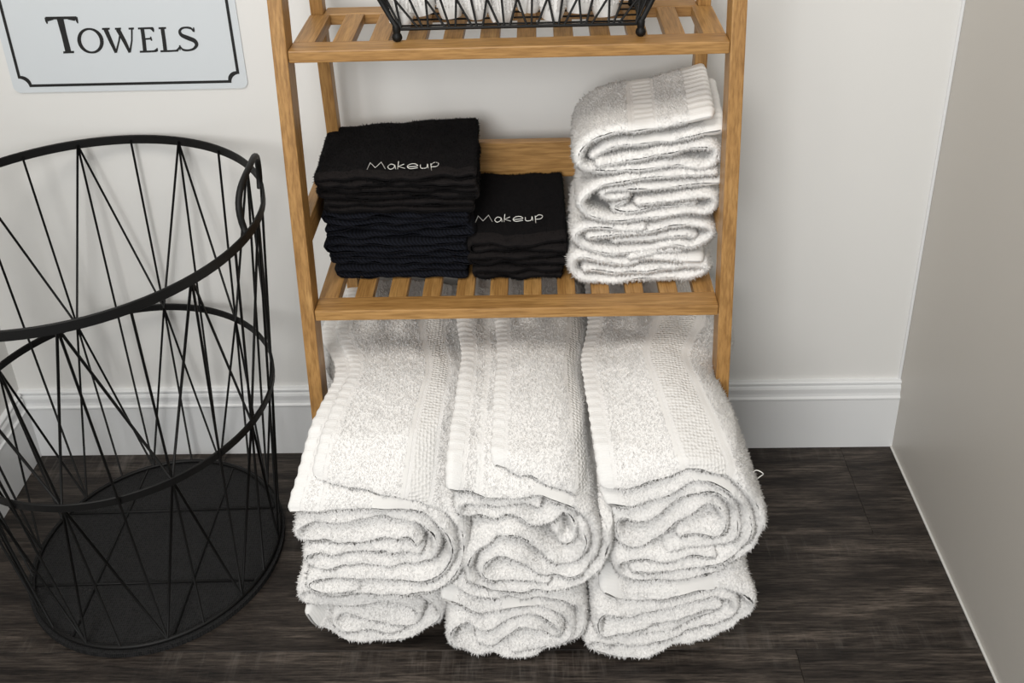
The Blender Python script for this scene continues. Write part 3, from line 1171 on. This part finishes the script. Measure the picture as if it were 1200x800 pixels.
# ------------------------------------------------------------------ sign on the wall
SX0, SX1, SZ0, SZ1 = -.7590, -.4190, .6725, .842
sgn = empty('wall_sign', ((SX0 + SX1) / 2, 0, SZ0), 'pale grey plate reading TOWELS in black capitals with a thin black border', 'sign')
SO = np.array(sgn.location)
SROT = math.radians(.0)


def rrect(x0, x1, z0, z1, r, notch=False, n=8):
    P = []
    for (cx, cz, a0) in ((x1, z0, -90), (x1, z1, 0), (x0, z1, 90), (x0, z0, 180)):
        sx, sz = (1 if cx == x1 else -1), (1 if cz == z1 else -1)
        for k in range(n + 1):
            if notch:
                a = math.radians(a0 + 180 + 90 - 90 * k / n - 0)
                # concave quarter centred on the corner
                ang0 = {(-90): 180, 0: 270, 90: 0, 180: 90}[a0]
                a = math.radians(ang0 - 90 * k / n)
                P.append((cx + r * math.cos(a), cz + r * math.sin(a)))
            else:
                a = math.radians(a0 + 90 * k / n)
                P.append((cx - sx * r + r * math.cos(a), cz - sz * r + r * math.sin(a)))
    return P


def plate(name, P, y0, y1, material):
    n = len(P)
    V = [np.array([x, y0, z]) - SO for x, z in P] + [np.array([x, y1, z]) - SO for x, z in P]
    Fc = [tuple(range(n)), tuple(reversed(range(n, 2 * n)))] + [(i, (i + 1) % n, n + (i + 1) % n, n + i) for i in range(n)]
    return obj(name, V, Fc, material, sgn)


plate('sign_plate', rrect(SX0, SX1, SZ0, SZ1, .010), -.0022, -.0002, M['sign'])
P1 = rrect(-.7485, -.4285, .6812, .832, .0135, True)
P2 = rrect(-.7485 + .0042, -.4285 - .0042, .6812 + .0042, .832 - .0042, .0135, True)
V = [np.array([x, -.0025, z]) - SO for x, z in P1] + [np.array([x, -.0025, z]) - SO for x, z in P2]
n = len(P1)
obj('border_line', V, [(i, (i + 1) % n, n + (i + 1) % n, n + i) for i in range(n)], M['ink'], sgn)


def sp(x, y):
    return un((x / 3.636, y / 3.636), 1, -.0022)


def letter(strokes):
    V, Fc = [], []
    for pts, w in strokes:
        pts = np.array(pts, float)
        if len(pts) > 3:
            pts, u = smooth_path(pts, 3.0)
        ws = np.interp(np.linspace(0, 1, len(pts)), np.linspace(0, 1, len(w)), w) if hasattr(w, '__len__') else np.full(len(pts), w)
        ws = ws * 1.12 + 1.6
        t = np.gradient(pts, axis=0)
        t /= np.linalg.norm(t, axis=1)[:, None] + 1e-9
        nn = np.c_[-t[:, 1], t[:, 0]]
        b = len(V)
        y_off = np.array([0, -.0004 - .00004 * len(Fc) / 50, 0])
        for p, q, w_ in zip(pts, nn, ws):
            V.append(sp(*(p + q * w_ / 2)) - SO + y_off)
            V.append(sp(*(p - q * w_ / 2)) - SO + y_off)
        for i in range(len(pts) - 1):
            Fc.append((b + 2 * i, b + 2 * i + 1, b + 2 * i + 3, b + 2 * i + 2))
    return obj('letter', V, Fc, M['ink'], sgn)


def ell(cx, cy, rx, ry, tilt=0, n=40):
    return [(cx + rx * math.cos(a) + tilt * ry * math.sin(a), cy + ry * math.sin(a)) for a in np.linspace(0, 2 * math.pi, n)]


def ringw(n, thick, thin):
    return [thin + (thick - thin) * abs(math.cos(a)) ** 1.3 for a in np.linspace(0, 2 * math.pi, n)]


letter([([(194, 77), (264, 76), (326, 75)], 9), ([(195, 74), (198, 88), (202, 101)], [8, 8, 3]), ([(325, 73), (328, 86), (332, 99)], [8, 8, 3]),
        ([(256, 78), (274, 150), (292, 222)], [24, 20, 21]), ([(270, 223), (292, 222), (316, 221)], 7), ([(196, 76), (206, 86), (228, 81)], [4, 7, 4]), ([(324, 76), (318, 84), (290, 80)], [4, 7, 4])])
letter([(ell(386, 173, 48, 50, .12), ringw(40, 13, 6))])
letter([([(450, 124), (472, 174), (495, 224)], [15, 13, 9]), ([(495, 224), (508, 172), (512, 140)], [6, 5, 5]), ([(502, 124), (530, 174), (554, 223)], [15, 13, 9]), ([(554, 223), (562, 172), (562, 124)], [6, 5, 5]),
        ([(435, 123), (452, 122), (468, 122)], 6), ([(490, 122), (504, 122), (516, 121)], 6), ([(548, 122), (560, 121), (571, 121)], 6)])
letter([([(606, 121), (613, 170), (618, 219)], 13), ([(588, 121), (620, 120), (652, 119)], 6), ([(651, 118), (654, 128), (655, 136)], [6, 5, 2]), ([(612, 166), (630, 165), (644, 164)], 5), ([(642, 156), (644, 165), (647, 173)], [4, 5, 4]),
        ([(596, 220), (635, 219), (668, 217)], 6), ([(670, 204), (670, 211), (668, 218)], [2, 5, 7]), ([(640, 121), (648, 124), (654, 134)], [4, 6, 2]), ([(655, 217), (665, 214), (671, 204)], [4, 7, 2])])
letter([([(692, 120), (699, 168), (705, 217)], 13), ([(676, 120), (692, 119), (708, 119)], 6), ([(684, 218), (725, 217), (760, 215)], 6), ([(750, 215), (758, 212), (764, 200)], [4, 8, 2])])
letter([([(824, 134), (816, 122), (798, 117), (776, 120), (766, 133), (774, 149), (800, 161), (828, 173), (838, 190), (826, 207), (802, 214), (780, 211), (768, 198)], [3, 7, 6, 8, 11, 14, 15, 14, 12, 8, 6, 7, 3]),
        ([(825, 116), (826, 125), (827, 136)], [2, 5, 4]), ([(766, 192), (767, 204), (768, 214)], [4, 5, 2])])

# a pulled loop of yarn on the edge of the towel beside the grey wall
tw = [o for o in bpy.data.objects if o.get('label', '').startswith('upper folded white bath towel with a wide dotted')][0]
bd = [c for c in tw.children if c.name.startswith('terry_body')][0]
co = np.zeros(len(bd.data.vertices) * 3, np.float32)
bd.data.vertices.foreach_get('co', co)
co = co.reshape(-1, 3) + np.array(tw.location)
sel = co[(co[:, 1] > -.392) & (co[:, 1] < -.382)]
p0 = sel[np.argmax(sel[:, 0] + .35 * sel[:, 2])]
tube('pulled_thread', [p0 + np.array([.006 * math.sin(a) - .002, .002 * math.sin(2 * a), .006 * (1 - math.cos(a))]) - np.array(tw.location) for a in np.linspace(0, 5.4, 16)], .0006, M['thread'], tw, 5)
